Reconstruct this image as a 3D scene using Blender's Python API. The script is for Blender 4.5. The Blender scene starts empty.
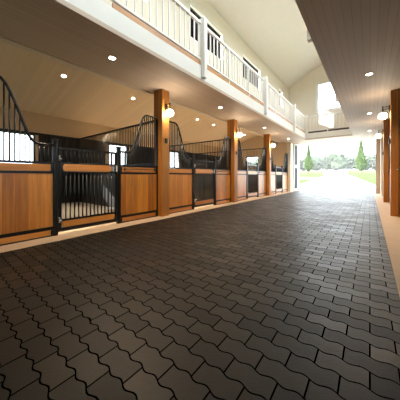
import bpy, math, random
from mathutils import Vector, Matrix
random.seed(7)
sc = bpy.context.scene
COL = sc.collection
PI = math.pi

# ------------------------------------------------------------------ camera
THETA = 0.667
cam_d = bpy.data.cameras.new('camera')
cam = bpy.data.objects.new('camera', cam_d)
COL.objects.link(cam)
cam.location = (0, 0, 0.9)
cam.rotation_euler = (PI / 2, 0, THETA)
cam_d.sensor_fit = 'HORIZONTAL'
cam_d.sensor_width = 36
cam_d.lens = 36 * 215.74 / 400
cam_d.shift_y = -0.0603
cam_d.clip_start = 0.02
cam_d.clip_end = 900
sc.camera = cam

# ------------------------------------------------------------------ world, sun, exposure
SKY = 2.3
SUN = 6.5
LAMP = 1.0
w = bpy.data.worlds.new('sky')
sc.world = w
w.use_nodes = True
bg = w.node_tree.nodes['Background']
bg.inputs['Color'].default_value = (0.86, 0.94, 1.0, 1)
bg.inputs['Strength'].default_value = SKY
sd = bpy.data.lights.new('sun', 'SUN')
sd.energy = SUN
sd.angle = 0.009
sd.color = (1.0, 0.93, 0.82)
sun = bpy.data.objects.new('sun', sd)
COL.objects.link(sun)
sun.location = (-20, -15, 14)
sun.rotation_euler = Vector((1, 0.75, -0.56)).to_track_quat('-Z', 'Y').to_euler()
sc.view_settings.view_transform = 'Standard'
sc.view_settings.look = 'None'
sc.view_settings.gamma = 1
sc.view_settings.use_curve_mapping = False
sc.view_settings.exposure = 2.1
WARM = (1.0, 0.77, 0.52)

# ------------------------------------------------------------------ materials
def mat(name):
    m = bpy.data.materials.new(name)
    m.use_nodes = True
    nt = m.node_tree
    return m, nt, nt.nodes['Principled BSDF']

def N(nt, t, **kw):
    n = nt.nodes.new(t)
    for k, v in kw.items():
        if k in n.inputs: n.inputs[k].default_value = v
        else: setattr(n, k, v)
    return n

def math_n(nt, op, a, b=None, c=None):
    n = nt.nodes.new('ShaderNodeMath'); n.operation = op
    for i, v in enumerate((a, b, c)):
        if v is None: continue
        if isinstance(v, (int, float)): n.inputs[i].default_value = v
        else: nt.links.new(v, n.inputs[i])
    return n.outputs[0]

def mixc(nt, fac, a, b, mode='MIX'):
    n = nt.nodes.new('ShaderNodeMix'); n.data_type = 'RGBA'; n.blend_type = mode
    for sock, v in ((n.inputs[0], fac), (n.inputs[6], a), (n.inputs[7], b)):
        if isinstance(v, (int, float)): sock.default_value = v
        elif isinstance(v, tuple): sock.default_value = (v + (1,))[:4]
        else: nt.links.new(v, sock)
    return n.outputs[2]

def simple(name, col, rough=0.6, metal=0.0, noise=0.0, scale=6, spec=0.5, bump=0.0):
    m, nt, b = mat(name)
    b.inputs['Roughness'].default_value = rough
    b.inputs['Metallic'].default_value = metal
    b.inputs['Specular IOR Level'].default_value = spec
    tc = N(nt, 'ShaderNodeTexCoord')
    nz = N(nt, 'ShaderNodeTexNoise', Scale=scale, Detail=4.0)
    nt.links.new(tc.outputs['Object'], nz.inputs['Vector'])
    lo = tuple(c * (1 - noise) for c in col); hi = tuple(min(1, c * (1 + noise)) for c in col)
    nt.links.new(mixc(nt, nz.outputs['Fac'], lo, hi), b.inputs['Base Color'])
    if bump:
        bp = N(nt, 'ShaderNodeBump', Strength=bump, Distance=0.01)
        nt.links.new(nz.outputs['Fac'], bp.inputs['Height']); nt.links.new(bp.outputs['Normal'], b.inputs['Normal'])
    return m

def wood(name, dark, light, axis, board=0.13, rough=0.38, bump=0.15, coat=0.8):
    """boards running along axis; board index taken across it"""
    m, nt, b = mat(name)
    b.inputs['Roughness'].default_value = rough
    b.inputs['Coat Weight'].default_value = coat
    b.inputs['Coat Roughness'].default_value = 0.3
    tc = N(nt, 'ShaderNodeTexCoord')
    oi = N(nt, 'ShaderNodeObjectInfo')
    sp = N(nt, 'ShaderNodeSeparateXYZ')
    nt.links.new(tc.outputs['Object'], sp.inputs[0])
    across = sp.outputs['X'] if axis == 'Z' else sp.outputs['Z']
    if axis == 'Y': across = sp.outputs['X']
    q = math_n(nt, 'DIVIDE', across, board)
    idx = math_n(nt, 'FLOOR', math_n(nt, 'ADD', q, 0.03))
    wn = N(nt, 'ShaderNodeTexWhiteNoise', noise_dimensions='2D')
    cb = N(nt, 'ShaderNodeCombineXYZ')
    nt.links.new(idx, cb.inputs[0]); nt.links.new(oi.outputs['Random'], cb.inputs[1])
    nt.links.new(cb.outputs[0], wn.inputs['Vector'])
    mp = N(nt, 'ShaderNodeMapping')
    s = {'X': (1.6, 26, 26), 'Y': (26, 1.6, 26), 'Z': (26, 26, 1.6)}[axis]
    mp.inputs['Scale'].default_value = s
    nt.links.new(tc.outputs['Object'], mp.inputs['Vector'])
    nz = N(nt, 'ShaderNodeTexNoise', noise_dimensions='4D', Scale=1.0, Detail=6.0, Distortion=0.6)
    nt.links.new(mp.outputs[0], nz.inputs['Vector'])
    nt.links.new(math_n(nt, 'MULTIPLY', wn.outputs['Value'], 37.0), nz.inputs['W'])
    f = math_n(nt, 'ADD', math_n(nt, 'MULTIPLY', nz.outputs['Fac'], 0.75), math_n(nt, 'MULTIPLY', wn.outputs['Value'], 0.38))
    rp = N(nt, 'ShaderNodeMapRange'); rp.inputs[1].default_value = 0.32; rp.inputs[2].default_value = 0.76
    nt.links.new(f, rp.inputs[0])
    col = mixc(nt, rp.outputs[0], dark, light)
    fr = math_n(nt, 'FRACT', math_n(nt, 'ADD', q, 0.03))
    seam = math_n(nt, 'LESS_THAN', fr, 0.03)
    col = mixc(nt, math_n(nt, 'MULTIPLY', seam, 0.55), col, tuple(c * 0.35 for c in dark))
    nt.links.new(col, b.inputs['Base Color'])
    bp = N(nt, 'ShaderNodeBump', Strength=bump, Distance=0.004)
    nt.links.new(math_n(nt, 'SUBTRACT', nz.outputs['Fac'], math_n(nt, 'MULTIPLY', seam, 0.8)), bp.inputs['Height'])
    nt.links.new(bp.outputs['Normal'], b.inputs['Normal'])
    return m

def planks(name, col, axis_across='X', pitch=0.11, rough=0.6, dark=0.6):
    m, nt, b = mat(name)
    b.inputs['Roughness'].default_value = rough
    tc = N(nt, 'ShaderNodeTexCoord'); sp = N(nt, 'ShaderNodeSeparateXYZ')
    nt.links.new(tc.outputs['Object'], sp.inputs[0])
    q = math_n(nt, 'DIVIDE', sp.outputs[axis_across], pitch)
    wn = N(nt, 'ShaderNodeTexWhiteNoise', noise_dimensions='1D')
    nt.links.new(math_n(nt, 'FLOOR', q), wn.inputs['W'])
    c = mixc(nt, wn.outputs['Value'], tuple(x * 0.92 for x in col), col)
    seam = math_n(nt, 'LESS_THAN', math_n(nt, 'FRACT', q), 0.07)
    c = mixc(nt, seam, c, tuple(x * dark for x in col))
    nt.links.new(c, b.inputs['Base Color'])
    bp = N(nt, 'ShaderNodeBump', Strength=0.4, Distance=0.006)
    nt.links.new(math_n(nt, 'SUBTRACT', 1.0, seam), bp.inputs['Height'])
    nt.links.new(bp.outputs['Normal'], b.inputs['Normal'])
    return m

def paving():
    m, nt, b = mat('dark_pavers')
    b.inputs['Specular IOR Level'].default_value = 0.4
    tc = N(nt, 'ShaderNodeTexCoord'); sp = N(nt, 'ShaderNodeSeparateXYZ')
    nt.links.new(tc.outputs['Object'], sp.inputs[0])
    # every long edge of a paver is one soft zigzag, all rows alike so that they interlock
    wave = math_n(nt, 'SINE', math_n(nt, 'MULTIPLY', sp.outputs['X'], 2 * PI / 0.105))
    wave = math_n(nt, 'MULTIPLY', wave, 0.0078)
    y = math_n(nt, 'ADD', sp.outputs['Y'], wave)
    cb = N(nt, 'ShaderNodeCombineXYZ')
    nt.links.new(sp.outputs['X'], cb.inputs[0]); nt.links.new(y, cb.inputs[1])
    br = N(nt, 'ShaderNodeTexBrick', offset=0.5)
    br.inputs['Scale'].default_value = 1.0
    br.inputs['Mortar Size'].default_value = 0.0042
    br.inputs['Mortar Smooth'].default_value = 0.25
    br.inputs['Bias'].default_value = 0.0
    br.inputs['Brick Width'].default_value = 0.21
    br.inputs['Row Height'].default_value = 0.105
    br.inputs['Color1'].default_value = (0.0035, 0.0033, 0.0029, 1)
    br.inputs['Color2'].default_value = (0.0105, 0.0081, 0.0055, 1)
    br.inputs['Mortar'].default_value = (0.0008, 0.0008, 0.0008, 1)
    nt.links.new(cb.outputs[0], br.inputs['Vector'])
    n1 = N(nt, 'ShaderNodeTexNoise', Scale=1.3, Detail=3.0)
    nt.links.new(tc.outputs['Object'], n1.inputs['Vector'])
    n2 = N(nt, 'ShaderNodeTexNoise', Scale=90.0, Detail=3.0)
    nt.links.new(tc.outputs['Object'], n2.inputs['Vector'])
    rp = N(nt, 'ShaderNodeMapRange'); rp.inputs[1].default_value = 0.4; rp.inputs[2].default_value = 0.7
    rp.inputs[4].default_value = 0.85
    nt.links.new(n1.outputs['Fac'], rp.inputs[0])
    col = mixc(nt, rp.outputs[0], br.outputs['Color'], (1.5, 0.98, 0.55), 'MULTIPLY')
    col = mixc(nt, math_n(nt, 'MULTIPLY', n2.outputs['Fac'], 0.5), col, (1.25, 1.25, 1.25), 'MULTIPLY')
    nt.links.new(col, b.inputs['Base Color'])
    r = N(nt, 'ShaderNodeMapRange'); r.inputs[3].default_value = -0.08; r.inputs[4].default_value = 0.10
    nt.links.new(n2.outputs['Fac'], r.inputs[0])
    sc_ = N(nt, 'ShaderNodeSeparateColor'); nt.links.new(br.outputs['Color'], sc_.inputs[0])
    rr = N(nt, 'ShaderNodeMapRange'); rr.inputs[1].default_value = 0.0035; rr.inputs[2].default_value = 0.0105
    rr.inputs[3].default_value = 0.56; rr.inputs[4].default_value = 0.40
    nt.links.new(sc_.outputs[0], rr.inputs[0])
    nt.links.new(math_n(nt, 'ADD', rr.outputs[0], r.outputs[0]), b.inputs['Roughness'])
    nt.links.new(math_n(nt, 'MULTIPLY', math_n(nt, 'SUBTRACT', 1.0, br.outputs['Fac']), 0.42), b.inputs['Specular IOR Level'])
    h = math_n(nt, 'ADD', math_n(nt, 'SUBTRACT', 1.0, br.outputs['Fac']), math_n(nt, 'MULTIPLY', n2.outputs['Fac'], 0.12))
    bp = N(nt, 'ShaderNodeBump', Strength=0.9, Distance=0.008)
    nt.links.new(h, bp.inputs['Height']); nt.links.new(bp.outputs['Normal'], b.inputs['Normal'])
    return m

def glass():
    m, nt, b = mat('window_glass')
    out = nt.nodes['Material Output']
    nt.nodes.remove(b)
    tr = N(nt, 'ShaderNodeBsdfTransparent'); tr.inputs['Color'].default_value = (0.95, 0.97, 0.97, 1)
    gl = N(nt, 'ShaderNodeBsdfGlossy', Roughness=0.02)
    fr = N(nt, 'ShaderNodeFresnel', IOR=1.35)
    mx = N(nt, 'ShaderNodeMixShader')
    nt.links.new(fr.outputs[0], mx.inputs[0]); nt.links.new(tr.outputs[0], mx.inputs[1]); nt.links.new(gl.outputs[0], mx.inputs[2])
    nt.links.new(mx.outputs[0], out.inputs['Surface'])
    return m

def glow(name, col, strength):
    m, nt, b = mat(name)
    b.inputs['Base Color'].default_value = (0.9, 0.88, 0.84, 1)
    b.inputs['Emission Color'].default_value = col + (1,)
    b.inputs['Emission Strength'].default_value = strength
    b.inputs['Roughness'].default_value = 0.25
    return m

def leaves(name, dark, light):
    m, nt, b = mat(name)
    b.inputs['Roughness'].default_value = 0.6
    b.inputs['Specular IOR Level'].default_value = 0.25
    tc = N(nt, 'ShaderNodeTexCoord')
    nz = N(nt, 'ShaderNodeTexNoise', Scale=2.5, Detail=5.0)
    nt.links.new(tc.outputs['Object'], nz.inputs['Vector'])
    rp = N(nt, 'ShaderNodeMapRange'); rp.inputs[1].default_value = 0.35; rp.inputs[2].default_value = 0.65
    nt.links.new(nz.outputs['Fac'], rp.inputs[0])
    nt.links.new(mixc(nt, rp.outputs[0], dark, light), b.inputs['Base Color'])
    return m

M = {
    'oak_v': wood('honey_oak_upright', (0.38, 0.116, 0.012), (0.78, 0.305, 0.040), 'Z', 0.135),
    'oak_h': wood('honey_oak_level', (0.46, 0.155, 0.018), (0.72, 0.30, 0.048), 'X', 0.6),
    'timber': wood('post_timber', (0.31, 0.105, 0.014), (0.55, 0.22, 0.036), 'Z', 0.6, rough=0.5, coat=0.1),
    'black': simple('black_metal', (0.005, 0.005, 0.005), 0.33, 0.0, 0.2, 10),
    'black_board': simple('black_boards', (0.0085, 0.0095, 0.0115), 0.42, 0, 0.35, 3),
    'steel': simple('brushed_steel', (0.5, 0.49, 0.47), 0.3, 1.0, 0.1, 20),
    'white_plastic': simple('white_plastic', (0.8, 0.8, 0.78), 0.4, 0, 0.03),
    'paver': paving(),
    'curb': simple('sand_concrete', (0.50, 0.375, 0.265), 0.75, 0, 0.10, 5, bump=0.1),
    'bounce_bedding': simple('pale_bounce_bedding', (0.26, 0.215, 0.165), 0.95, 0, 0.3, 14, bump=0.5),
    'stall_floor': simple('stall_floor', (0.036, 0.032, 0.027), 0.9, 0, 0.35, 9, bump=0.4),
    'beige': simple('beige_plaster', (0.70, 0.57, 0.41), 0.75, 0, 0.05, 3),
    'stall_ceiling': planks('stall_ceiling_boards', (0.84, 0.72, 0.54), 'Y', 0.12, dark=0.9),
    'soffit': planks('soffit_boards', (0.64, 0.525, 0.42), 'X', 0.085, dark=0.7),
    'cream': simple('cream_plaster', (0.80, 0.735, 0.62), 0.7, 0, 0.03, 3),
    'white': simple('white_paint', (0.87, 0.86, 0.82), 0.45, 0, 0.03, 5),
    'toe_wood': wood('gallery_board', (0.36, 0.14, 0.03), (0.55, 0.25, 0.07), 'Y', 0.6),
    'dark_toe': simple('dark_board', (0.06, 0.055, 0.05), 0.5, 0, 0.2),
    'tan_boards': planks('tan_boards', (0.50, 0.37, 0.28), 'X', 0.12, dark=0.75),
    'glass': glass(),
    'tint': simple('dark_door_glass', (0.06, 0.066, 0.075), 0.5, 0, 0.1, spec=0.15),
    'globe': glow('opal_glass_lit', (1.0, 0.86, 0.66), 15.0 * LAMP),
    'spot': glow('downlight_lens', (1.0, 0.88, 0.70), 8.0 * LAMP),
    'concrete': simple('pale_concrete', (0.62, 0.60, 0.56), 0.8, 0, 0.05, 2),
    'lawn': simple('lawn_grass', (0.042, 0.07, 0.012), 0.9, 0, 0.35, 1.5, spec=0.1),
    'conifer': leaves('conifer_leaves', (0.04, 0.078, 0.02), (0.09, 0.14, 0.042)),
    'far_leaves': leaves('far_tree_leaves', (0.02, 0.035, 0.018), (0.04, 0.065, 0.03)),
    'bark': simple('bark', (0.14, 0.10, 0.07), 0.9, 0, 0.3, 12),
    'outer': simple('outer_cladding', (0.6, 0.57, 0.52), 0.7, 0, 0.05),
}

# ------------------------------------------------------------------ mesh builder
class MB:
    def __init__(s): s.v = []; s.f = []
    def add(s, vs, fs):
        o = len(s.v); s.v += [tuple(v) for v in vs]; s.f += [tuple(i + o for i in f) for f in fs]
        return s
    def box(s, x0, x1, y0, y1, z0, z1):
        x0, x1 = sorted((x0, x1)); y0, y1 = sorted((y0, y1)); z0, z1 = sorted((z0, z1))
        return s.add([(x, y, z) for z in (z0, z1) for y in (y0, y1) for x in (x0, x1)],
                     [(0, 2, 3, 1), (4, 5, 7, 6), (0, 1, 5, 4), (1, 3, 7, 5), (3, 2, 6, 7), (2, 0, 4, 6)])
    def cbox(s, x0, x1, y0, y1, z0, z1, c=0.006):
        """box with chamfered edges"""
        x0, x1 = sorted((x0, x1)); y0, y1 = sorted((y0, y1)); z0, z1 = sorted((z0, z1))
        X, Y, Z = (x0, x1), (y0, y1), (z0, z1); vs = []; ix = {}
        for i in (0, 1):
            for j in (0, 1):
                for k in (0, 1):
                    a, b_, d = (1 - 2 * i) * c, (1 - 2 * j) * c, (1 - 2 * k) * c
                    for ax, p in (('x', (X[i], Y[j] + b_, Z[k] + d)), ('y', (X[i] + a, Y[j], Z[k] + d)), ('z', (X[i] + a, Y[j] + b_, Z[k]))):
                        ix[(i, j, k, ax)] = len(vs); vs.append(p)
        F = []
        for i in (0, 1): F.append([ix[(i, j, k, 'x')] for j, k in ((0, 0), (1, 0), (1, 1), (0, 1))])
        for j in (0, 1): F.append([ix[(i, j, k, 'y')] for i, k in ((0, 0), (1, 0), (1, 1), (0, 1))])
        for k in (0, 1): F.append([ix[(i, j, k, 'z')] for i, j in ((0, 0), (1, 0), (1, 1), (0, 1))])
        for i in (0, 1):
            for j in (0, 1): F.append([ix[(i, j, 0, 'x')], ix[(i, j, 1, 'x')], ix[(i, j, 1, 'y')], ix[(i, j, 0, 'y')]])
            for k in (0, 1): F.append([ix[(i, 0, k, 'x')], ix[(i, 1, k, 'x')], ix[(i, 1, k, 'z')], ix[(i, 0, k, 'z')]])
        for j in (0, 1):
            for k in (0, 1): F.append([ix[(0, j, k, 'y')], ix[(1, j, k, 'y')], ix[(1, j, k, 'z')], ix[(0, j, k, 'z')]])
        for i in (0, 1):
            for j in (0, 1):
                for k in (0, 1): F.append([ix[(i, j, k, a)] for a in 'xyz'])
        return s.add(vs, F)
    def tube(s, pts, r, n=8, rs=None):
        pts = [Vector(p) for p in pts]; rings = []
        up = None
        for i, p in enumerate(pts):
            d = (pts[min(i + 1, len(pts) - 1)] - pts[max(i - 1, 0)]).normalized()
            if up is None:
                up = Vector((0, 0, 1)) if abs(d.z) < 0.9 else Vector((1, 0, 0))
            a = (up - d * up.dot(d))
            if a.length < 1e-4: a = d.orthogonal()
            a.normalize(); b_ = d.cross(a); up = a
            rr = rs[i] if rs else r
            rings.append([p + (a * math.cos(t) + b_ * math.sin(t)) * rr for t in [2 * PI * k / n for k in range(n)]])
        vs = [v for rg in rings for v in rg]; fs = []
        for i in range(len(rings) - 1):
            for k in range(n):
                k2 = (k + 1) % n
                fs.append((i * n + k, i * n + k2, (i + 1) * n + k2, (i + 1) * n + k))
        fs.append(tuple(range(n))[::-1]); fs.append(tuple((len(rings) - 1) * n + k for k in range(n)))
        return s.add(vs, fs)
    def lathe(s, prof, c=(0, 0, 0), n=20, axis='Z'):
        vs = []; fs = []
        for r, z in prof:
            for k in range(n):
                t = 2 * PI * k / n; vs.append((c[0] + r * math.cos(t), c[1] + r * math.sin(t), c[2] + z))
        for i in range(len(prof) - 1):
            for k in range(n):
                k2 = (k + 1) % n; fs.append((i * n + k, i * n + k2, (i + 1) * n + k2, (i + 1) * n + k))
        fs.append(tuple(range(n))[::-1]); fs.append(tuple((len(prof) - 1) * n + k for k in range(n)))
        return s.add(vs, fs)
    def sphere(s, c, r, nu=24, nv=14):
        return s.lathe([(max(1e-4, r * math.sin(PI * i / nv)), -r * math.cos(PI * i / nv)) for i in range(nv + 1)], c, nu)
    def plaque(s, x0, x1, y0, y1, z0, z1, n=7):
        """board lying along x with rounded ends"""
        h = (z1 - z0) / 2; zc = (z0 + z1) / 2; e = h * 0.55; out = []
        for k in range(n + 1):
            t = -PI / 2 + PI * k / n; out.append((x1 - e + e * math.cos(t), zc + h * math.sin(t)))
        for k in range(n + 1):
            t = PI / 2 + PI * k / n; out.append((x0 + e + e * math.cos(t), zc + h * math.sin(t)))
        m = len(out)
        vs = [(x, y0, z) for x, z in out] + [(x, y1, z) for x, z in out]
        fs = [tuple(range(m)), tuple(range(m, 2 * m))[::-1]] + [((k + 1) % m, k, m + k, m + (k + 1) % m) for k in range(m)]
        return s.add(vs, fs)
    def build(s, name, m, parent=None, smooth=False):
        me = bpy.data.meshes.new(name)
        me.from_pydata(s.v, [], s.f); me.update()
        import bmesh
        b_ = bmesh.new(); b_.from_mesh(me); bmesh.ops.recalc_face_normals(b_, faces=b_.faces); b_.to_mesh(me); b_.free()
        if smooth:
            for p in me.polygons: p.use_smooth = True
        me.materials.append(M[m] if isinstance(m, str) else m)
        o = bpy.data.objects.new(name, me); COL.objects.link(o)
        if parent: o.parent = parent
        return o

def thing(name, label, cat, loc=(0, 0, 0), rotz=0.0, group=None):
    o = bpy.data.objects.new(name, None); COL.objects.link(o)
    o.empty_display_size = 0.1
    o.location = loc; o.rotation_euler = (0, 0, rotz); tag(o, label, cat, group)
    return o

def tag(o, label, cat, group=None):
    o['label'] = label; o['category'] = cat
    if group: o['group'] = group
    return o

def struct(o):
    o['kind'] = 'structure'
    return o

KIDS = {}
def kids(o):
    return [c for c in COL.objects if c.parent == o]

def dup(root, loc, rotz, label, group=None):
    r = root.copy(); COL.objects.link(r); r.location = loc; r.rotation_euler = (0, 0, rotz); r['label'] = label
    if group: r['group'] = group
    for ch in kids(root):
        c = ch.copy(); COL.objects.link(c); c.parent = r
        for g in kids(ch):
            d = g.copy(); COL.objects.link(d); d.parent = c
    return r

# ------------------------------------------------------------------ measures
P, Y0 = 3.217, 3.31
BAY = [Y0 + (k - 1) * P for k in range(5)]         # bay lines: 0.093, 3.31, 6.527, 9.744, 12.961
XE_L, XE_R = -3.385, 0.174                          # paving edges
XF_L, XF_R = -3.73, 0.53                            # stall front planes
XB_L, XB_R = -8.0, 4.8                              # outer walls
ZC = 2.81                                           # gallery soffit
XG_L, XG_R = -2.69, -0.64                           # gallery edges
XU_L, XU_R = -3.96, 0.62                            # upper walls
YE = 14.0                                           # end wall
YB = 12.47                                          # bridge edge
YN = -4.0                                           # unseen wall added behind the viewer to bounce light
def roof_l(x): return 2.82 + 0.25 * (x - XB_L)
def roof_r(x): return 2.82 + 0.25 * (XB_R - x)

# ------------------------------------------------------------------ floor and kerbs
struct(MB().box(XE_L, XE_R, YN, YE, -0.15, 0).build('floor', 'paver'))
struct(MB().box(XE_L - 0.48, XE_L, YN, YE, -0.15, 0.004).build('trim_1', 'curb'))
struct(MB().box(XE_R, XE_R + 0.48, YN, YE, -0.15, 0.004).build('trim_2', 'curb'))
struct(MB().box(XB_L, XE_L - 0.48, YN, BAY[1], -0.15, 0.0).build('stall_floor', 'stall_floor'))
struct(MB().box(XB_L, XE_L - 0.48, BAY[1], YE, -0.15, 0.0).build('stall_floor', 'bounce_bedding'))  # unseen bedding made pale to bounce light up to the stall ceilings
struct(MB().box(XE_R + 0.48, XB_R, YN, YE, -0.15, 0.0).build('stall_floor', 'stall_floor'))

# ------------------------------------------------------------------ outer walls with stall windows
WIN = [(b + P / 2 - 0.1 - 0.45, b + P / 2 - 0.1 + 0.45) for b in [BAY[0] - P] + BAY[:4]]
WZ0, WZ1 = 1.15, 2.17
def outer_wall(name, x0, x1, zt, m):
    mb = MB(); y = YN
    for a, b in WIN:
        mb.box(x0, x1, y, a, -0.1, zt); mb.box(x0, x1, a, b, -0.1, WZ0); mb.box(x0, x1, a, b, WZ1, zt); y = b
    mb.box(x0, x1, y, YE + 0.2, -0.1, zt)
    return struct(mb.build(name, m))
outer_wall('wall_left', XB_L - 0.2, XB_L, 2.84, 'beige')
outer_wall('wall_right', XB_R, XB_R + 0.2, 2.84, 'beige')

def lining(name, xw, s):
    """black ribbed boards on the outer wall up to 2.15 m with the windows left open"""
    mb = MB(); y = YN + 0.05
    k = 0
    while y < 12.85:
        y2 = y + 0.105
        inw = [(a, b) for a, b in WIN if a - 0.03 < y2 and b + 0.03 > y]
        for (p, q, dd) in ((y, y + 0.095, 0.035), (y + 0.095, y2, 0.02)):
            if inw:
                mb.box(xw, xw + s * dd, p, q, 0, WZ0 - 0.04)
            else:
                mb.box(xw, xw + s * dd, p, q, 0, 2.15)
        y = y2
    mb.box(xw, xw + s * 0.05, YN + 0.05, 12.85, 2.15, 2.21)
    return struct(mb.build(name, 'black_board'))
lining('trim_3', XB_L, 1)
lining('trim_4', XB_R, -1)

wn = 0
def window(x, y0, y1, z0, z1, depth, name_i, m='black', fw=0.045, mull=0):
    f = MB()
    f.box(x - depth, x + depth, y0, y0 + fw, z0, z1); f.box(x - depth, x + depth, y1 - fw, y1, z0, z1)
    f.box(x - depth, x + depth, y0 + fw, y1 - fw, z0, z0 + fw); f.box(x - depth, x + depth, y0 + fw, y1 - fw, z1 - fw, z1)
    if mull:
        ym = (y0 + y1) / 2; f.box(x - depth * .6, x + depth * .6, ym - 0.015, ym + 0.015, z0 + fw, z1 - fw)
    o = struct(f.build('window_%d' % name_i, m))
    MB().box(x - 0.004, x + 0.004, y0 + fw, y1 - fw, z0 + fw, z1 - fw).build('glass_pane', 'glass', o)
    return o
for a, b in WIN[1:]:
    wn += 1; window(XB_L - 0.05, a, b, WZ0, WZ1, 0.06, wn)
for a, b in WIN[1:]:
    wn += 1; window(XB_R + 0.05, a, b, WZ0, WZ1, 0.06, wn)

# cross walls: end of the stall rows and the added one behind the viewer
def cross(name, x0, x1, rf, y0, y1):
    z0, z1 = rf(x0) - 0.001, rf(x1) - 0.001
    vs = [(x, y, z) for y in (y0, y1) for x, z in ((x0, -0.1), (x1, -0.1), (x1, z1), (x0, z0))]
    mb = MB().add(vs, [(0, 1, 2, 3), (7, 6, 5, 4), (0, 4, 5, 1), (1, 5, 6, 2), (2, 6, 7, 3), (3, 7, 4, 0)])
    return struct(mb.build(name, 'beige'))
CX0, CX1 = -6.4, -5.5
EWZ0, EWZ1 = 1.52, 2.15
mb = MB()
for x0, x1 in ((XB_L, CX0), (CX0, CX1), (CX1, XF_L - 0.03)):
    spans = [(-0.1, None)] if (x0, x1) != (CX0, CX1) else [(-0.1, EWZ0), (EWZ1, None)]
    for za, zb in spans:
        t0, t1 = (roof_l(x0) - .001, roof_l(x1) - .001) if zb is None else (zb, zb)
        vs = [(x, y, z) for y in (12.98, 13.18) for x, z in ((x0, za), (x1, za), (x1, t1), (x0, t0))]
        mb.add(vs, [(0, 1, 2, 3), (7, 6, 5, 4), (0, 4, 5, 1), (1, 5, 6, 2), (2, 6, 7, 3), (3, 7, 4, 0)])
struct(mb.build('wall_far_left', 'beige'))
wn += 1
f = MB(); fw = .05
f.box(CX0, CX0 + fw, 12.99, 13.11, EWZ0, EWZ1).box(CX1 - fw, CX1, 12.99, 13.11, EWZ0, EWZ1)
f.box(CX0 + fw, CX1 - fw, 12.99, 13.11, EWZ0, EWZ0 + fw).box(CX0 + fw, CX1 - fw, 12.99, 13.11, EWZ1 - fw, EWZ1)
o = struct(f.build('window_%d' % wn, 'black'))
MB().box(CX0 + fw, CX1 - fw, 13.046, 13.054, EWZ0 + fw, EWZ1 - fw).build('glass_pane', 'glass', o)
mb = MB(); x = XB_L + .05
while x < XF_L - .15:
    top = 1.25
    mb.box(x, x + .095, 12.945, 12.98, 0, top); mb.box(x + .095, x + .105, 12.96, 12.98, 0, top); x += .105
mb.box(XB_L + .05, XF_L - .06, 12.93, 12.98, 1.25, 1.30)
struct(mb.build('trim_9', 'black_board'))
struct(MB().box(XU_L, XF_L - 0.031, 13.18, YE, -0.1, ZC).build('wall_side_left', 'cream'))
cross('wall_far_right', XF_R + 0.03, XB_R, roof_r, 12.96, YE)
# painted end pillar left and the wall stub right of it
struct(MB().box(XF_L - 0.03, -3.55, 12.87, 13.40, 0, ZC).build('wall_pier', 'cream'))
struct(MB().box(XF_R + 0.03, 0.40, 12.87, 13.40, 0, ZC).build('wall_pier', 'cream'))
struct(MB().box(XB_L - 0.2, XB_R + 0.2, YN - 0.2, YN, -0.1, 7.8).build('wall_back_bounce', 'cream'))  # unseen closing wall, added to return light into the aisle

# ------------------------------------------------------------------ stall roofs, soffits, gallery
def slab(name, x0, x1, rf, y0, y1, t, m):
    vs = [(x, y, rf(x) + dz) for y in (y0, y1) for x, dz in ((x0, 0), (x1, 0), (x1, t), (x0, t))]
    return MB().add(vs, [(0, 1, 2, 3), (7, 6, 5, 4), (0, 4, 5, 1), (1, 5, 6, 2), (2, 6, 7, 3), (3, 7, 4, 0)]).build(name, m)
struct(slab('ceiling_left', XB_L - 1.5, XU_L - 0.15, roof_l, YN - 0.2, YE + 0.2, 0.15, 'stall_ceiling'))
struct(slab('ceiling_right', XU_R + 0.15, XB_R + 1.2, roof_r, YN - 0.2, YE + 0.2, 0.15, 'stall_ceiling'))
# soffit boards under the gallery, both sides and the bridge
struct(MB().box(XU_L, XG_L, YN, YE, ZC, ZC + 0.06).box(XG_L, XG_R, YB, YE, ZC, ZC + 0.06).build('ceiling', 'soffit'))
struct(MB().box(XG_R, XU_R, YN, YE, ZC, ZC + 0.06).build('ceiling_gallery', 'soffit'))
struct(MB().box(XU_L, XG_L - 0.04, YN, YE, ZC + 0.06, 3.10).box(XG_L - 0.04, XG_R + 0.04, YB + 0.04, YE, ZC + 0.06, 3.10)
       .box(XG_R + 0.04, XU_R, YN, YE, ZC + 0.06, 3.10).build('gallery_floor', 'toe_wood'))
struct(MB().box(XG_L - 0.04, XG_L, YN, YB, ZC + 0.06, 3.14).build('trim_5', 'white'))
struct(MB().box(XG_L - 0.04, XG_R + 0.04, YB, YB + 0.04, ZC + 0.06, 3.14).build('trim_6', 'white'))
struct(MB().box(XG_R, XG_R + 0.04, YN, YB, ZC + 0.06, 3.14).build('trim_7', 'white'))
# small pale bead at the inner edge of the soffit
struct(MB().box(XU_L - 0.02, XU_L, YN, 12.95, ZC - 0.015, ZC + 0.06).build('trim_8', 'cream'))

# upper walls with clerestory windows, most of them added for daylight
UW = [(b + 1.25, b + 3.05) for b in [BAY[0] - P] + BAY[:3]] + [(BAY[3] + 2.33, BAY[3] + 3.05)]  # all but the last widened to let in more light
UW_FILL_R = [(b + .2, b + 3.05) for b in [BAY[0] - P] + BAY[:4]]  # unseen right windows, added oversized to brighten the upper void
UZ0, UZ1 = 4.80, 5.80
RZ0, RZ1 = 4.20, 6.05
ZEV = 6.3
def upper(name, x0, x1, UW, UZ0, UZ1):
    mb = MB(); y = YN
    for a, b in UW:
        mb.box(x0, x1, y, a, ZC, ZEV); mb.box(x0, x1, a, b, ZC, UZ0); mb.box(x0, x1, a, b, UZ1, ZEV); y = b
    mb.box(x0, x1, y, YE, ZC, ZEV)
    return struct(mb.build(name, 'cream'))
upper('wall_upper_left', XU_L - 0.15, XU_L, UW, UZ0, UZ1)
upper('wall_upper_right', XU_R, XU_R + 0.15, UW_FILL_R, RZ0, RZ1)
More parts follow.
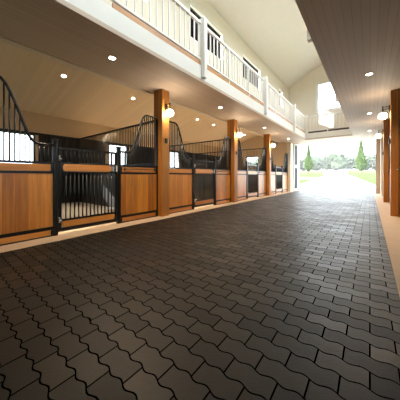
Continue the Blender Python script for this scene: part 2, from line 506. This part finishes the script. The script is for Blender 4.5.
for x, ww, za, zb, mu in ((XU_L - 0.07, UW, UZ0, UZ1, 0), (XU_R + 0.07, UW_FILL_R, RZ0, RZ1, 1)):
    for a, b in ww:
        wn += 1; window(x, a, b, za, zb, 0.05, wn, 'white', 0.05, mu)

# end wall above the opening with the big window, gable and side jambs
EX0, EX1, EZ0, EZ1 = -2.42, -0.92, 4.62, 6.25
XM = (XU_L + XU_R) / 2
mb = MB()
mb.box(XU_L - 0.15, EX0, YE, YE + 0.2, ZC, ZEV).box(EX1, XU_R + 0.15, YE, YE + 0.2, ZC, ZEV)
mb.box(EX0, EX1, YE, YE + 0.2, ZC, EZ0).box(EX0, EX1, YE, YE + 0.2, EZ1, ZEV)
vs = [(x, y, z) for y in (YE, YE + 0.2) for x, z in ((XU_L - 0.15, ZEV), (XU_R + 0.15, ZEV), (XM, ZEV + 1.3))]
mb.add(vs, [(0, 1, 2), (5, 4, 3), (0, 3, 4, 1), (1, 4, 5, 2), (2, 5, 3, 0)])
struct(mb.build('wall_end', 'cream'))
f = MB(); fw = 0.07
f.box(EX0, EX0 + fw, YE + .04, YE + .16, EZ0, EZ1).box(EX1 - fw, EX1, YE + .04, YE + .16, EZ0, EZ1)
f.box(EX0 + fw, EX1 - fw, YE + .04, YE + .16, EZ0, EZ0 + fw).box(EX0 + fw, EX1 - fw, YE + .04, YE + .16, EZ1 - fw, EZ1)
f.box(EX0 - 0.07, EX0, YE - 0.02, YE, EZ0 - 0.07, EZ1).box(EX0 - 0.07, EX1 + 0.07, YE - 0.02, YE, EZ0 - 0.09, EZ0)
f.box(EX1, EX1 + 0.07, YE - 0.02, YE, EZ0, EZ1)
wn += 1
o = struct(f.build('window_%d' % wn, 'white'))
MB().box(EX0 + fw, EX1 - fw, YE + .096, YE + .104, EZ0 + fw, EZ1 - fw).build('glass_pane', 'glass', o)
struct(MB().box(XU_L, -3.47, YE, YE + 0.2, -0.1, ZC).build('wall_end_left', 'outer'))
struct(MB().box(0.235, XB_R + 0.2, YE, YE + 0.2, -0.1, ZC).build('wall_end_right', 'tan_boards'))
# upper roof
for s in (-1, 1):
    xa = XU_L - 0.4 if s < 0 else XU_R + 0.4
    sl = 1.3 / (XM - (XU_L - 0.15))
    za = ZEV - sl * 0.25
    vs = [(x, y, z + dz) for y in (YN - 0.2, YE + 0.5) for x, z, dz in ((xa, za, 0.0), (XM, ZEV + 1.3, 0.0), (XM, ZEV + 1.3, .15), (xa, za, .15))]
    struct(MB().add(vs, [(0, 1, 2, 3), (7, 6, 5, 4), (0, 4, 5, 1), (1, 5, 6, 2), (2, 6, 7, 3), (3, 7, 4, 0)]).build('ceiling_vault', 'white'))

# glazed leaf of the end door standing open against the left side
LP0, LP1 = Vector((-3.53, 13.425, 0)), Vector((-3.385, 13.985, 0))
LW = (LP1 - LP0).length
d1 = MB()
d1.box(0, .065, -.022, .022, 0.02, 2.79).box(LW - .20, LW, -.022, .022, 0.02, 2.79)
for z0, z1 in ((0.02, .15), (1.37, 1.55), (2.71, 2.79)): d1.box(.065, LW - .20, -.022, .022, z0, z1)
do = struct(d1.build('door_1', 'white'))
do.location = LP0; do.rotation_euler = (0, 0, math.atan2(LP1.y - LP0.y, LP1.x - LP0.x))
for z0, z1 in ((.15, 1.37), (1.55, 2.71)):
    MB().box(.065, LW - .20, -.008, .008, z0, z1).build('door_pane', 'tint', do)
MB().tube([(LW - .08, -.022, 1.02), (LW - .08, -.065, 1.02), (LW - .08, -.065, 1.18), (LW - .08, -.022, 1.18)], .01).build('door_handle', 'steel', do)

# ------------------------------------------------------------------ outdoors
def gz(y):
    pts = [(14.2, -0.02), (18, 0.02), (40, 1.25), (100, 3.0), (260, 5.0)]
    if y <= pts[0][0]: return pts[0][1]
    for (a, za), (b, zb) in zip(pts, pts[1:]):
        if y <= b: return za + (zb - za) * (y - a) / (b - a)
    return pts[-1][1]
def strip(name, xfun, ys, lift, m, n=1):
    vs = []; fs = []
    for y in ys:
        x0, x1 = xfun(y)
        for k in range(n + 1): vs.append((x0 + (x1 - x0) * k / n, y, gz(y) + lift))
    for i in range(len(ys) - 1):
        for k in range(n): a = i * (n + 1) + k; fs.append((a, a + 1, a + n + 2, a + n + 1))
    nb = len(vs)
    vs += [(x, y, z - 0.12) for x, y, z in vs]
    fs2 = [tuple(i + nb for i in f[::-1]) for f in fs]
    return struct(MB().add(vs, fs + fs2).build(name, m))
strip('lawn', lambda y: (-160, 120), [14.2, 18, 22, 30, 40, 60, 80, 100, 140, 260], 0.0, 'lawn', 6)
strip('ground_beside', lambda y: (-160, XB_L - 0.2), [-60, 0, 14.2], 0, 'lawn', 4)
strip('ground_beside', lambda y: (XB_R + 0.2, 120), [-60, 0, 14.2], 0, 'lawn', 4)
def lerp(a, b, t): return a + (b - a) * t
strip('forecourt', lambda y: (-9.0, 3.0), [14.21, 16, 18.2], 0.03, 'concrete')
strip('driveway', lambda y: (-4.75, lerp(0.75, -1.8, (y - 18.2) / 15)), [18.2, 22, 27, 33.2], 0.03, 'concrete')
strip('driveway', lambda y: (lerp(-5.4, -7.0, (y - 36) / 14), lerp(-2.4, -3.4, (y - 36) / 14)), [36, 40, 50], 0.03, 'concrete')
strip('path', lambda y: (-24, -4.9), [26.5, 29.5], 0.03, 'concrete')

HAZE = 0.0010  # scatter volume added to veil the trees, standing in for bloom
hm = bpy.data.materials.new('veil_haze'); hm.use_nodes = True
hn = hm.node_tree; hn.nodes.remove(hn.nodes['Principled BSDF'])
vsn = hn.nodes.new('ShaderNodeVolumeScatter'); vsn.inputs['Density'].default_value = HAZE
vsn.inputs['Color'].default_value = (0.96, 0.98, 1.0, 1); vsn.inputs['Anisotropy'].default_value = 0.1
hn.links.new(vsn.outputs[0], hn.nodes['Material Output'].inputs['Volume'])
M['haze'] = hm
hz = MB().box(-75, 45, 16, 150, -1, 13).build('haze', 'haze')
hz['kind'] = 'stuff'; hz['label'] = 'thin haze volume added over the meadow to veil the trees like bloom'; hz['category'] = 'haze'

def conifer(name, x, y, h, r, label):
    t = thing(name, label, 'tree', (x, y, gz(y)))
    MB().tube([(0, 0, -0.1), (0.02, 0, 0.35), (0, 0.01, 0.9), (0, 0, h * 0.8)], 0, 8, [.11, .09, .07, .02]).build('trunk', 'bark', t, True)
    mb = MB(); rnd = random.Random(name + str(x))
    def rad(u): return r * (min(1, u / 0.13) ** 0.6) * ((1 - u) ** 1.15 * 1.15 + 0.02)
    for i in range(2600):
        u = rnd.random() ** 1.25; a = rnd.random() * 2 * PI
        q = rad(u) * (0.45 + 0.6 * rnd.random() ** 0.5) * (1 + .12 * math.sin(3 * a + 9 * u))
        p = Vector((q * math.cos(a), q * math.sin(a), 0.42 + u * (h - 0.42)))
        d = Vector((math.cos(a) * .6, math.sin(a) * .6, 1.0 + rnd.random())).normalized()
        sidev = d.cross(Vector((rnd.random() - .5, rnd.random() - .5, rnd.random() - .5))).normalized()
        L = 0.16 + 0.14 * rnd.random(); W = 0.05 + 0.03 * rnd.random()
        mb.add([p - sidev * W, p + sidev * W, p + d * L + sidev * W * .3, p + d * L - sidev * W * .3], [(0, 1, 2, 3)])
    mb.build('crown', 'conifer', t)
    return t
conifer('conifer', -8.15, 40, 4.9, 0.62, 'tall slim conical evergreen tree left of the driveway beyond the doorway')
conifer('conifer', -1.05, 40, 5.0, 0.68, 'tall slim conical evergreen tree right of the driveway beyond the doorway')

def broad_tree(name, r, h, label, cat, grp, seed):
    t = thing(name, label, cat, (0, 0, 0), 0, grp)
    rnd = random.Random(seed)
    MB().tube([(0, 0, -0.2), (.1, 0, h * .3), (0, .1, h * .6)], 0, 7, [.28, .22, .12]).build('trunk', 'bark', t, True)
    mb = MB()
    for i in range(26):
        a = rnd.random() * 2 * PI; q = r * .75 * rnd.random() ** .5; zz = h * (.22 + .62 * rnd.random())
        c = (q * math.cos(a), q * math.sin(a), zz); cr = r * (.28 + .2 * rnd.random())
        n = 10
        b0 = len(mb.v)
        mb.sphere(c, cr, n, 6)
        for k in range(b0, len(mb.v)):
            v = Vector(mb.v[k]) - Vector(c); mb.v[k] = tuple(Vector(c) + v * (0.78 + .44 * rnd.random()))
    for i in range(500):
        a = rnd.random() * 2 * PI; q = r * rnd.random() ** .5; zz = h * (.12 + .9 * rnd.random() * (1 - .3 * q / r))
        p = Vector((q * math.cos(a), q * math.sin(a), zz)); s_ = .18 + .2 * rnd.random()
        d1_ = Vector((rnd.gauss(0, 1), rnd.gauss(0, 1), rnd.gauss(0, 1))).normalized(); d2_ = d1_.orthogonal().normalized()
        mb.add([p - d1_ * s_, p + d2_ * s_, p + d1_ * s_, p - d2_ * s_], [(0, 1, 2, 3)])
    mb.build('crown', 'far_leaves', t)
    return t
LBL_FAR = 'distant leafy tree in the tree line beyond the meadow'
protos = [broad_tree('broadleaf_tree', 2.7 + .25 * k, 5.6 + .8 * k, LBL_FAR, 'tree', 'trees of the distant tree line', 10 + k) for k in range(3)]
used = [False] * 3
for i in range(30):
    k = i % 3
    row = i // 10
    y = 102 + 9 * row
    x = -50 + (i % 10) * 8.0 + 2.7 * row
    loc = (x, y, gz(y))
    if not used[k]:
        protos[k].location = loc; used[k] = True
    else:
        dup(protos[k], loc, i * 1.7, LBL_FAR)

# ------------------------------------------------------------------ stall fronts
ORD = ['nearest', 'second', 'third', 'farthest']
BLACK = 'black'
T = 0.022                                            # half thickness of the frames
SWAN = [(0.0, 2.16), (.10, 2.185), (.29, 2.19), (.345, 2.165), (.395, 2.10), (.44, 2.00), (.49, 1.87), (.54, 1.725), (.59, 1.58), (.635, 1.46), (.68, 1.395), (.73, 1.37), (.80, 1.362), (.90, 1.36)]
def swan_z(u):
    for (a, za), (b, zb) in zip(SWAN, SWAN[1:]):
        if u <= b: return za + (zb - za) * (u - a) / (b - a)
    return SWAN[-1][1]
LA, LB = 1.033, 0.983                                # panel lengths: timber post face to door opening

def make_panel(front, bar_on, PL):
    sh = PL - LB
    # local x: from the timber post (0) to the door opening (PL); front is the aisle side (-1 or +1 in y)
    t = thing('stall_front_panel', '', 'stall panel')
    f = MB()
    f.cbox(0, .04, -T, T, 0.004, 2.15, .004)                     # jamb beside the timber post
    for z0, z1 in ((.004, .022), (.10, .148), (.935, .968), (1.075, 1.108)):
        f.box(.04, PL - .065, -T, T, z0, z1)
    f.box(.012, .028, -.012, .012, 2.15, 2.185)
    f.build('frame', BLACK, t)
    sw = MB().tube([(u + .02 if u == 0 else u + sh, 0, z) for u, z in SWAN[:-1]] + [(PL - .065, 0, 1.36)], .019, 10)
    sw.build('curved_top_rail', BLACK, t, True)
    p = MB().cbox(PL - .065, PL, -.036, .036, 0.004, 1.43, .006)
    p.cbox(PL - .072, PL + .007, -.043, .043, 1.43, 1.45, .005)
    p.build('end_post', BLACK, t)
    MB().box(.04, PL - .065, -.016, .016, .148, .935).build('oak_boards', 'oak_v', t)
    for nm, z0, z1 in (('rail_board', .972, 1.071), ('kick_board', .024, .098)):
        rb = MB().plaque(.055, PL - .08, -.020, .020, z0, z1).build(nm, 'oak_h', t)
        for x in (.055, PL - .08):
            MB().cbox(x - .014, x + .014, -.027, .027, z0 + .003, z1 - .003, .002).build('bracket', BLACK, rb)
    n = 17; a0, a1 = .04, PL - .065
    for k in range(1, n):
        u = a0 + (a1 - a0) * k / n
        MB().tube([(u, 0, 1.10), (u, 0, swan_z(max(0, u - sh)) - .008)], .0105, 8).build('grille_bar', BLACK, t, True)
    if bar_on:
        b_ = MB().tube([(.10, front * .03, 1.035), (.10, front * .075, 1.035), (PL - .15, front * .075, 1.035), (PL - .15, front * .03, 1.035)], .0085, 8)
        b_.cbox(.085, .115, front * .02, front * .032, 1.005, 1.06, .002); b_.cbox(PL - .165, PL - .135, front * .02, front * .032, 1.005, 1.06, .002)
        b_.build('blanket_bar', BLACK, t, True)
    return t

DW = 0.980                                           # door opening between the end posts
def make_door():
    # local x from hinge side to latch side, centred thickness, aisle side -y
    t = thing('stall_door', '', 'stall door')
    W = DW - .012
    f = MB()
    f.cbox(.008, .05, -.02, .02, .05, 1.34, .004); f.cbox(W - .034, W, -.02, .02, .05, 1.34, .004)
    for z0, z1 in ((1.305, 1.34), (1.088, 1.115), (.945, .972), (.205, .235), (.05, .105)):
        f.box(.05, W - .034, -.02, .02, z0, z1)
    f.build('frame', BLACK, t)
    MB().plaque(.07, W - .115, -.019, .019, .974, 1.086).build('name_board', 'oak_h', t)
    MB().plaque(.06, W - .045, -.019, .019, .108, .202).build('kick_board', 'oak_h', t)
    MB().box(W - .10, W - .045, -.015, .015, .985, 1.07).build('latch_plate', 'steel', t)
    n = 14
    for k in range(1, n):
        u = .05 + (W - .084) * k / n
        MB().tube([(u, 0, .22), (u, 0, .95)], .0105, 8).build('door_bar', BLACK, t, True)
        MB().tube([(u, 0, 1.11), (u, 0, 1.31)], .0105, 8).build('door_bar', BLACK, t, True)
    for z in (.22, 1.16):
        h = MB().tube([(.012, -.035, z - .03), (.012, -.035, z + .03)], .012, 8)
        h.tube([(.012, -.035, z), (.05, -.022, z)], .008, 8)
        ho = h.build('hinge', 'steel', t, True)
        MB().sphere((.012, -.035, z + .04), .014, 10, 6).build('pin', 'steel', ho, True)
    l = MB().cbox(W - .02, W + .002, -.034, -.0205, .98, 1.09, .003)
    l.build('latch', 'white_plastic', t)
    return t

pA = make_panel(-1, False, LA); pB = make_panel(1, True, LB); dA = make_door()
pC = make_panel(-1, True, LB); pD = make_panel(1, False, LA)
first = {}
def place(proto, key, loc, rz, label, grp):
    if key not in first:
        first[key] = 1; proto.location = loc; proto.rotation_euler = (0, 0, rz); proto['label'] = label; proto['group'] = grp
        return proto
    return dup(proto, loc, rz, label, grp)
H = PI / 2
for k in range(4):
    ya, yb = BAY[k], BAY[k + 1]
    d0 = ya + .11 + LA
    place(pA, 'A', (XF_L, ya + .11, 0), H, 'oak panel with black grille before the door of the %s left stall' % ORD[k], 'stall front panels of the left row')
    place(pB, 'B', (XF_L, yb - .11, 0), -H, 'oak panel with black grille and blanket bar behind the door of the %s left stall' % ORD[k], 'stall front panels of the left row')
    place(dA, 'd', (XF_L, d0 + .002, 0), H, 'black barred door with oak name board on the %s stall on the left' % ORD[k], 'stall doors of the left row')
for k in (1, 2, 3):
    ya, yb = BAY[k], BAY[k + 1]
    d0 = ya + .11 + LA
    nm = {1: 'nearest', 2: 'middle', 3: 'farthest'}[k]
    place(pD, 'D', (XF_R, ya + .11, 0), H, 'oak panel with black grille before the door of the %s right stall' % nm, 'stall front panels of the right row')
    place(pC, 'C', (XF_R, yb - .11, 0), -H, 'oak panel with black grille and blanket bar behind the door of the %s right stall' % nm, 'stall front panels of the right row')
    dup(dA, (XF_R, d0 + DW - .002, 0), -H, 'black barred door with oak name board on the %s stall on the right' % nm, 'stall doors of the right row')

# ------------------------------------------------------------------ partitions between stalls
def make_partition(L):
    t = thing('stall_partition', '', 'partition')
    b_ = MB(); x = .04
    while x < L - .04:
        b_.box(x, min(x + .098, L - .04), -.022, .022, .004, 1.16); b_.box(min(x + .098, L - .04), min(x + .11, L - .04), -.012, .012, .004, 1.16); x += .11
    b_.build('black_boards', 'black_board', t)
    f = MB(); f.cbox(0, .04, -.025, .025, .004, 2.20, .004); f.cbox(L - .04, L, -.025, .025, .004, 2.20, .004)
    f.box(.04, L - .04, -.028, .028, 1.16, 1.20); f.box(.04, L - .04, -.025, .025, 2.165, 2.20)
    f.build('frame', BLACK, t)
    n = int(L / .075)
    for k in range(1, n):
        u = .04 + (L - .08) * k / n
        MB().tube([(u, 0, 1.195), (u, 0, 2.17)], .010, 6).build('grille_bar', BLACK, t, True)
    return t
PLEN = 4.10
pp = make_partition(PLEN)
sepn = ['between the nearest and the second stall', 'between the second and the third stall', 'between the third and the farthest stall']
for k in range(3):
    lab = 'black boarded partition with barred top %s on the left' % sepn[k]
    if k == 0:
        pp.location = (XB_L + .055, BAY[1], 0); pp['label'] = lab; pp['group'] = 'stall partitions'
    else:
        dup(pp, (XB_L + .055, BAY[k + 1], 0), 0, lab, 'stall partitions')
for k, nm in ((1, 'nearest and the middle'), (2, 'middle and the farthest')):
    dup(pp, (XF_R + .115, BAY[k + 1], 0), 0, 'black boarded partition with barred top between the %s stall on the right' % nm, 'stall partitions')

# ------------------------------------------------------------------ timber posts with lamps and switches
def post(x0, x1, y, label, grp):
    o = MB().cbox(x0, x1, y - .11, y + .11, .004, ZC, .008).build('timber_post', 'timber')
    me = o.data; cx = (x0 + x1) / 2
    for v in me.vertices: v.co.x -= cx; v.co.y -= y
    o.location = (cx, y, 0)
    return tag(o, label, 'post', grp)
PX_L = (-3.86, -3.576); PX_R = (.365, .649)
side_lbl = ['first', 'second', 'third']
for k in range(3):
    post(*PX_L, BAY[k + 1], '%s square timber post from the viewer along the left stall row' % side_lbl[k], 'timber posts of the left row')
for k, nm in ((2, 'nearer'), (3, 'farther')):
    post(*PX_R, BAY[k], '%s square timber post along the right stall row' % nm, 'timber posts of the right row')

def make_lamp():
    """local x points from the post into the aisle, origin on the post face at the mounting plate"""
    t = thing('wall_lamp', '', 'lamp')
    MB().cbox(0, .022, -.035, .035, -.075, .075, .004).build('mounting_plate', BLACK, t)
    a = MB().tube([(.02, 0, .055), (.13, 0, .055)], .007, 8).tube([(.02, 0, .0), (.13, 0, .0)], .007, 8)
    a.build('arm', BLACK, t, True)
    MB().tube([(.13, 0, .075), (.13, 0, -.06)], .011, 10).build('stem', BLACK, t, True)
    MB().lathe([(.03, -.078), (.034, -.06), (.016, -.05)], (.13, 0, 0), 16).build('cap', BLACK, t, True)
    g = MB().sphere((.13, 0, -.150), .082)
    g.v = [(x, y, -.150 + (z + .150) * .92) for x, y, z in g.v]
    g.build('globe_shade', 'globe', t, True)
    return t
lamp = None
def put_lamp(x, y, rz, label):
    global lamp
    if lamp is None:
        lamp = make_lamp(); lamp.location = (x, y, 2.43); lamp.rotation_euler = (0, 0, rz); lamp['label'] = label; lamp['group'] = 'globe lamps on the timber posts'
    else:
        dup(lamp, (x, y, 2.43), rz, label, 'globe lamps on the timber posts')
def put_switch(x, s, y, label):
    o = MB().cbox(0, .026 * s, -.036, .036, -.055, .055, .004).build('outlet_box', BLACK)
    MB().box(.026 * s, .030 * s, -.018, .018, -.03, .03).build('cover_plate', 'black_board', o)
    o.location = (x, y, 1.68)
    tag(o, label, 'outlet box', 'outlet boxes on the timber posts')
for k in range(3):
    put_lamp(PX_L[1], BAY[k + 1], 0, 'lit white globe lamp on the %s timber post of the left row' % side_lbl[k])
    put_switch(PX_L[1], 1, BAY[k + 1], 'small black outlet box on the %s timber post of the left row' % side_lbl[k])
for k, nm in ((2, 'nearer'), (3, 'farther')):
    put_lamp(PX_R[0], BAY[k], PI, 'lit white globe lamp on the %s timber post of the right row' % nm)
    put_switch(PX_R[0], -1, BAY[k], 'small black outlet box on the %s timber post of the right row' % nm)

# ------------------------------------------------------------------ recessed downlights
def make_downlight(energy, cone, blend, tilt):
    t = thing('downlight', '', 'ceiling light')
    MB().lathe([(.045, -.004), (.047, -.010), (.062, -.010), (.066, -.001), (.066, 0.0)], (0, 0, 0), 24).build('trim_ring', 'white', t, True)
    MB().lathe([(.001, -.0125), (.043, -.0125), (.043, -.0105)], (0, 0, 0), 24).build('lens', 'spot', t)
    l = bpy.data.lights.new('downlight_bulb', 'SPOT'); l.energy = energy; l.color = WARM
    l.spot_size = math.radians(cone); l.spot_blend = blend; l.shadow_soft_size = .045
    lo = bpy.data.objects.new('downlight_bulb', l); COL.objects.link(lo); lo.parent = t; lo.location = (0, 0, -.03); lo.rotation_euler = (0, -tilt, 0)
    return t
E_SOFFIT, E_STALL = 44 * LAMP, 320 * LAMP
ds = make_downlight(E_SOFFIT, 130, .8, 0)
dfirst = [True]
def put_down(proto, flag, loc, label, grp, tilt=0):
    if flag[0]:
        flag[0] = False; o = proto; o.location = loc; o['label'] = label; o['group'] = grp
    else: o = dup(proto, loc, 0, label, grp)
    if tilt: o.rotation_euler = (0, tilt, 0)
names = ['nearest', 'second', 'third', 'farthest']
for k, y in enumerate((1.86, 5.07, 8.28, 11.48)):
    put_down(ds, dfirst, (-3.27, y, ZC), 'recessed downlight in the left soffit before the %s stall' % names[k], 'soffit downlights')
for k, y in ((1, 5.13), (2, 8.35), (3, 11.6)):
    put_down(ds, dfirst, (-.01, y, ZC), 'recessed downlight in the right soffit, %s in its row' % {1: 'nearest', 2: 'middle', 3: 'farthest'}[k], 'soffit downlights')
dt = make_downlight(E_STALL, 74, .35, -math.atan(.25))
tfirst = [True]
tl = -math.atan(0.25)
for k in range(4):
    for j, off in ((0, .74), (1, 1.99)):
        x = -5.88
        put_down(dt, tfirst, (x, BAY[k] + off, roof_l(x) - .001), '%s downlight in the sloping ceiling of the %s stall on the left' % (('nearer', 'farther')[j], names[k]), 'stall ceiling downlights', tl)

# ------------------------------------------------------------------ gallery railings
def railing(label, loc, rz, L, posts, dark, mids=()):
    """local x along the run, origin at the fascia face, rail stands on the gallery edge"""
    t = thing('gallery_railing', label, 'railing', loc, rz, 'gallery railings')
    MB().cbox(0, L, -.03, .03, 3.985, 4.04, .006).build('handrail', 'white', t)
    MB().cbox(0, L, -.02, .02, 3.255, 3.295, .004).build('bottom_rail', 'white', t)
    q = [0] + list(posts) + [L]
    MB().box(0.05, L - .05, -.012, .012, 3.145, 3.225).build('toe_board', 'dark_toe' if dark else 'toe_wood_x', t)
    for p in posts:
        MB().box(p - .045, p + .045, -.115, -.031, 2.89, 3.142).box(p - .045, p + .045, -.115, .03, 3.142, 4.10).build('newel_post', 'white', t)
    for p in mids:
        MB().cbox(p - .02, p + .02, -.02, .02, 3.142, 3.99, .004).build('mid_post', 'white', t)
    n = int(L / .135)
    for k in range(1, n):
        u = L * k / n
        if any(abs(u - p) < .055 for p in posts) or any(abs(u - p) < .03 for p in mids): continue
        MB().box(u - .011, u + .011, -.011, .011, 3.29, 3.99).build('baluster', 'white', t)
    return t
M['toe_wood_x'] = wood('gallery_toe_board', (0.36, 0.14, 0.03), (0.55, 0.25, 0.07), 'X', 0.6)
LR = 10.91
railing('white railing along the left gallery above the stalls', (XG_L - .03, 1.5, 0), H, LR, [2.0, 5.32, 8.69], False, [3.1, 4.2, 6.4, 7.5, 9.8])
railing('white railing across the far bridge gallery below the big window', (XG_L + .09, YB + .03, 0), 0, XG_R - XG_L - .18, [], True, [.93])
railing('white railing along the right gallery', (XG_R + .03, 12.41, 0), -H, LR, [2.22, 5.59, 8.91], False, [1.1, 3.4, 4.5, 6.7, 7.8])
c = MB().cbox(XG_L - .0, XG_L + .09, YB - .055, YB - .005, 2.89, 4.12, .006).build('corner_newel', 'white')
tag(c, 'white corner newel post where left and bridge railings meet', 'post')
